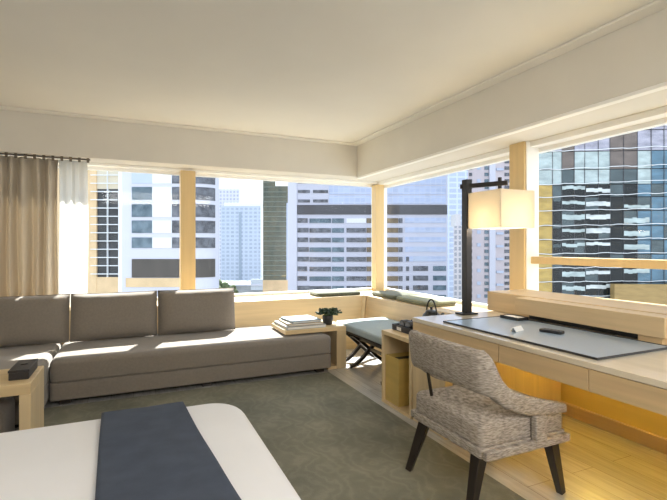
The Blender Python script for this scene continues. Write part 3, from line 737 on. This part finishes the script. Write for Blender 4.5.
# blotter and small things
tag(obj('desk_blotter', bx(1.905, 2.455, 1.34, 2.42, DZ+.001, DZ+.009), BLOT, bevel=.002), 'large slate blue leather blotter covering the middle of the desk', 'desk pad')
bz = DZ+.0095
bm = B()
for a in ((1.8985, 1.9045, 1.334, 2.426), (2.4555, 2.4615, 1.334, 2.426)): box(bm, *a, DZ+.001, DZ+.011)
for a in ((1.9045, 2.4555, 1.334, 1.3395), (1.9045, 2.4555, 2.4205, 2.426)): box(bm, *a, DZ+.001, DZ+.011)
e = obj('edge_binding', bm, BLACK, bpy.data.objects['desk_blotter'], smooth=False); 
t = thing('stationery_tray', 'small black tray holding white paper on the desk beside the ledge', 'tray', (2.42, 2.36, bz))
bm = B(); x0, x1, y0, y1 = 2.355, 2.45, 2.215, 2.375
box(bm, x0, x1, y0, y1, bz, bz+.005)
for a in ((x0, x0+.005, y0, y1), (x1-.005, x1, y0, y1), (x0+.005, x1-.005, y0, y0+.005), (x0+.005, x1-.005, y1-.005, y1)): box(bm, *a, bz+.005, bz+.02)
obj('body', bm, BLACK, t, smooth=False)
tag(obj('note_paper', bx(x0+.008, x1-.008, y0+.008, y1-.008, bz+.0055, bz+.016), PAPER, smooth=False), 'white note paper lying in the small black tray on the desk', 'paper')
t = thing('tent_card', 'small white folded card standing on the blotter', 'card', (2.08, 1.965, bz), math.radians(15))
for s in (-1, 1):
    bm = B(); bar(bm, (0, s*.018, .0005), (0, s*.001, .026), .0015); 
    bmesh.ops.scale(bm, vec=(60, 1, 1), verts=bm.verts); obj('flap', bm, PAPER, t, smooth=False, local=True)
t = thing('remote_control', 'black remote control lying on the blotter', 'remote', (2.225, 1.845, bz), math.radians(14))
bm = B(); soft(bm, .058, .13, 0, .017, .014, .006, .004, .001); obj('body', bm, BLACK, t, local=True)
for i in range(5):
    bm = B(); lathe(bm, [(.006, 0), (.006, .0012)], (0, .04-.02*i, .0185), 10); obj('button', bm, POTM, t, local=True)

# ------------------------------------------------------------------ desk lamp
t = thing('desk_lamp', 'black gallows lamp with square cream shade at the left end of the desk', 'lamp', (2.36, 2.645, DZ))
bm = B(); box(bm, 2.215, 2.355, 2.595, 2.69, DZ+.001, DZ+.014); obj('base', bm, BLACKM, t, smooth=False, bevel=.003)
bm = B(); box(bm, 2.263, 2.317, 2.618, 2.672, DZ+.0145, 1.755); obj('pole', bm, BLACKM, t, smooth=False, bevel=.004)
for i in range(5): obj('switch', bx(2.3175, 2.325, 2.637, 2.653, .86+i*.09, .875+i*.09), BLACKM, t, smooth=False)
bm = B(); bar(bm, (2.262, 2.683, 1.705), (2.462, 2.41, 1.712), .032); obj('arm', bm, BLACKM, t, smooth=False)
LX, LY, LS = 2.437, 2.455, .16
bm = B(); tube(bm, [(2.43, 2.455, 1.60), (2.43, 2.455, 1.755)], .014, 10); hg = obj('hanger', bm, BLACKM, t)
bm = B(); za, zb = 1.385, 1.648
for a in ((LX-LS, LX-LS+.004, LY-LS, LY+LS), (LX+LS-.004, LX+LS, LY-LS, LY+LS), (LX-LS+.004, LX+LS-.004, LY-LS, LY-LS+.004), (LX-LS+.004, LX+LS-.004, LY+LS-.004, LY+LS)): box(bm, *a, za, zb)
sh = obj('lamp_shade', bm, SHADE, t, smooth=False)
bm = B(); box(bm, LX-LS+.005, LX+LS-.005, LY-.006, LY+.006, 1.615, 1.622); box(bm, LX-.006, LX+.006, LY-LS+.005, LY+LS-.005, 1.615, 1.622); obj('spider', bm, BLACKM, t, smooth=False)
bm = B(); lathe(bm, [(.012, 0), (.035, .02), (.042, .05), (.032, .085), (.016, .11), (.014, .13)], (LX-.009, LY, 1.46), 18); obj('bulb', bm, BULB, t)
pl = bpy.data.lights.new('lamp_light', 'POINT'); po = bpy.data.objects.new('lamp_light', pl); C.objects.link(po)
pl.energy = 3.0; pl.color = (1, .86, .68); pl.shadow_soft_size = .05; po.location = (LX, LY, 1.43)
# warm strip light under the desk
area('strip_light', (2.885, 1.5, .60), .03, 1.5, 5.5, (1, .85, .34), (0, math.radians(-82), 0)).data.spread = math.radians(170)

# ------------------------------------------------------------------ chair
t = thing('desk_chair', 'grey brown upholstered chair with swooping arms and dark tapered legs at the desk', 'chair', (1.67, 1.78, RZ))
SX0, SX1, SY0, SY1 = 1.405, 1.945, 1.53, 2.06
cy = (SY0+SY1)/2
softobj('seat_rail', SX0, SX1, SY0, SY1, .305, .352, CHEN, t, rp=.02, rt=.006, rb=.006, puff=0)
softobj('seat', SX0+.006, SX1-.004, SY0+.006, SY1-.006, .3525, .462, CHEN, t, rp=.03, rt=.03, rb=.008, puff=.036)
def lerp(tab, x):
    for (a, va), (b, vb) in zip(tab, tab[1:]):
        if x <= b:
            s = (x-a)/(b-a); return va+(vb-va)*s
    return tab[-1][1]
# plan path of the wrap: near arm front -> back -> far arm front
path = []
xf = 1.912; xb = 1.418; r = .04; yn, yf_ = SY0-.006, SY1+.006
for i in range(22): path.append((xf-(xf-xb-r)*i/21, yn))
for i in range(1, 7):
    a = -PI/2-PI/2*i/6; path.append((xb+r+r*math.cos(a), yn+r+r*math.sin(a)))
for i in range(1, 14): path.append((xb-.022*math.sin(PI*i/14), yn+r+(yf_-yn-2*r)*i/14))
for i in range(0, 7):
    a = PI-PI/2*i/6; path.append((xb+r+r*math.cos(a), yf_-r+r*math.sin(a)))
for i in range(1, 22): path.append((xb+r+(xf-xb-r)*i/21, yf_))
topc = [(1.30, .792), (1.44, .792), (1.455, .765), (1.475, .708), (1.505, .655), (1.545, .617), (1.60, .585), (1.668, .56), (1.80, .52), (1.93, .487)]
botc = [(1.30, .605), (1.40, .60), (1.44, .585), (1.50, .54), (1.56, .505), (1.61, .487), (1.66, .470), (1.72, .455), (1.93, .446)]
bm = B(); rings = []; N = len(path)
for i, (x, y) in enumerate(path):
    a = Vector(path[max(i-1, 0)]); b = Vector(path[min(i+1, N-1)]); d = (b-a).normalized(); nx, ny = d.y, -d.x   # inward/outward normal
    zt_, zb_ = lerp(topc, x), lerp(botc, x)
    u = abs((y-cy)/(yf_-cy))
    if x < 1.43: zt_ += .008*(1-u*u)
    th = .031 if x < 1.47 else max(.023, .031-.011*(x-1.47)/.25)
    lean = -.05*max(0, min(1, (1.49-x)/.07))
    lean = max(lean, -.07)
    ring = []
    for q in range(16):
        an = 2*PI*q/16; e = .55
        cc = math.copysign(abs(math.cos(an))**e, math.cos(an)); ss = math.copysign(abs(math.sin(an))**(e*.75), math.sin(an))
        z = (zt_+zb_)/2+(zt_-zb_)/2*ss
        ring.append(bm.verts.new((x+nx*th*cc+lean*(z-.62)/.18*.5, y+ny*th*cc, z)))
    rings.append(ring)
for a, b in zip(rings, rings[1:]):
    for q in range(16): bm.faces.new((a[q], a[(q+1) % 16], b[(q+1) % 16], b[q]))
bm.faces.new(rings[0][::-1]); bm.faces.new(rings[-1])
obj('backrest', bm, CHEN, t)
for y0, y1 in ((SY0-.034, SY0-.001), (SY1+.001, SY1+.034)):
    bm = bx(1.705, 1.775, y0, y1, .338, .462); obj('arm_strap', bm, CHEN, t, bevel=.006)
    bm = bx(1.41, 1.94, y0+.004 if y0 < cy else y0, y1 if y0 < cy else y1-.004, .306, .345); obj('rail_band', bm, CHEN, t, bevel=.006)
for y in (1.94,):
    bm = B(); tube(bm, [(1.445, y, .45), (1.41, y, .64)], .009, 8); obj('back_post', bm, LEGW, t)
for (x, y, fx_, fy, z0) in ((1.45, 1.59, 1.385, 1.585, RZ+.001), (1.45, 2.005, 1.40, 2.09, RZ+.001), (1.895, 1.585, 1.985, 1.59, 0), (1.895, 2.005, 1.975, 2.06, 0)):
    bm = B(); bar(bm, (x, y, .304), (fx_, fy, z0+.0005), .056, .034); obj('leg', bm, LEGW, t, bevel=.004)

# ------------------------------------------------------------------ bed and throw
t = thing('bed', 'white bed in the foreground with a slate blue runner across it', 'bed', (-.6, 1.1, RZ))
obj('bed_base', bx(-1.55, .33, .32, 1.97, .06, .26), OAKX, t, smooth=False, bevel=.01)
for x in (-1.45, .22):
    for y in (.42, 1.87): obj('leg', bx(x-.03, x+.03, y-.03, y+.03, RZ, .0595), LEGW, t, smooth=False)
BX0, BX1, BY0, BY1, BT = -1.6, .452, .22, 2.08, .56
softobj('mattress', BX0, BX1, BY0, BY1, .261, BT, LINEN, t, rp=.16, rt=.075, rb=.03, puff=.014, n=10, ms=8)
# throw: follows top, far edge and hangs down
tx0, tx1 = -.118, .195
prof = []
R = .075
def top(y):
    return BT+.016
for i in range(40): 
    y = BY0+R+.02+(BY1-R-BY0-R-.02)*i/39; prof.append((y, None))
bm = B(); grid = []
nx = 24
for q in range(nx+1):
    u = q/nx; col = []
    def pt(y, z, skew): return bm.verts.new((tx0+(tx1-tx0)*u+skew, y, z))
    for i in range(40):
        f = i/39; y = .262+(BY1-R-.262)*f
        col.append(pt(y, BT+.0165+.0022*math.sin(9*u+4*f)+.0018*math.sin(23*f+5*u), (1-f)*(.065+.075*u)*1.6*(1-f*.4)*.8))
    for i in range(1, 9):
        a = PI/2*i/8; col.append(pt(BY1-R+(R+.010)*math.sin(a), BT-R+(R+.0165)*math.cos(a)+.0012*math.sin(9*u), -.004*i*(0)))
    for i in range(1, 6): col.append(pt(BY1+.010+.003*math.sin(14*u+i), BT-R-.045*i, 0))
    grid.append(col)
for a, b in zip(grid, grid[1:]):
    for j in range(len(a)-1): bm.faces.new((a[j], a[j+1], b[j+1], b[j]))
o = obj('bed_runner', bm, THROW)
s = o.modifiers.new('thickness', 'SOLIDIFY'); s.thickness = .008; s.offset = 1
tag(o, 'slate blue woven runner laid across the white bed', 'throw')
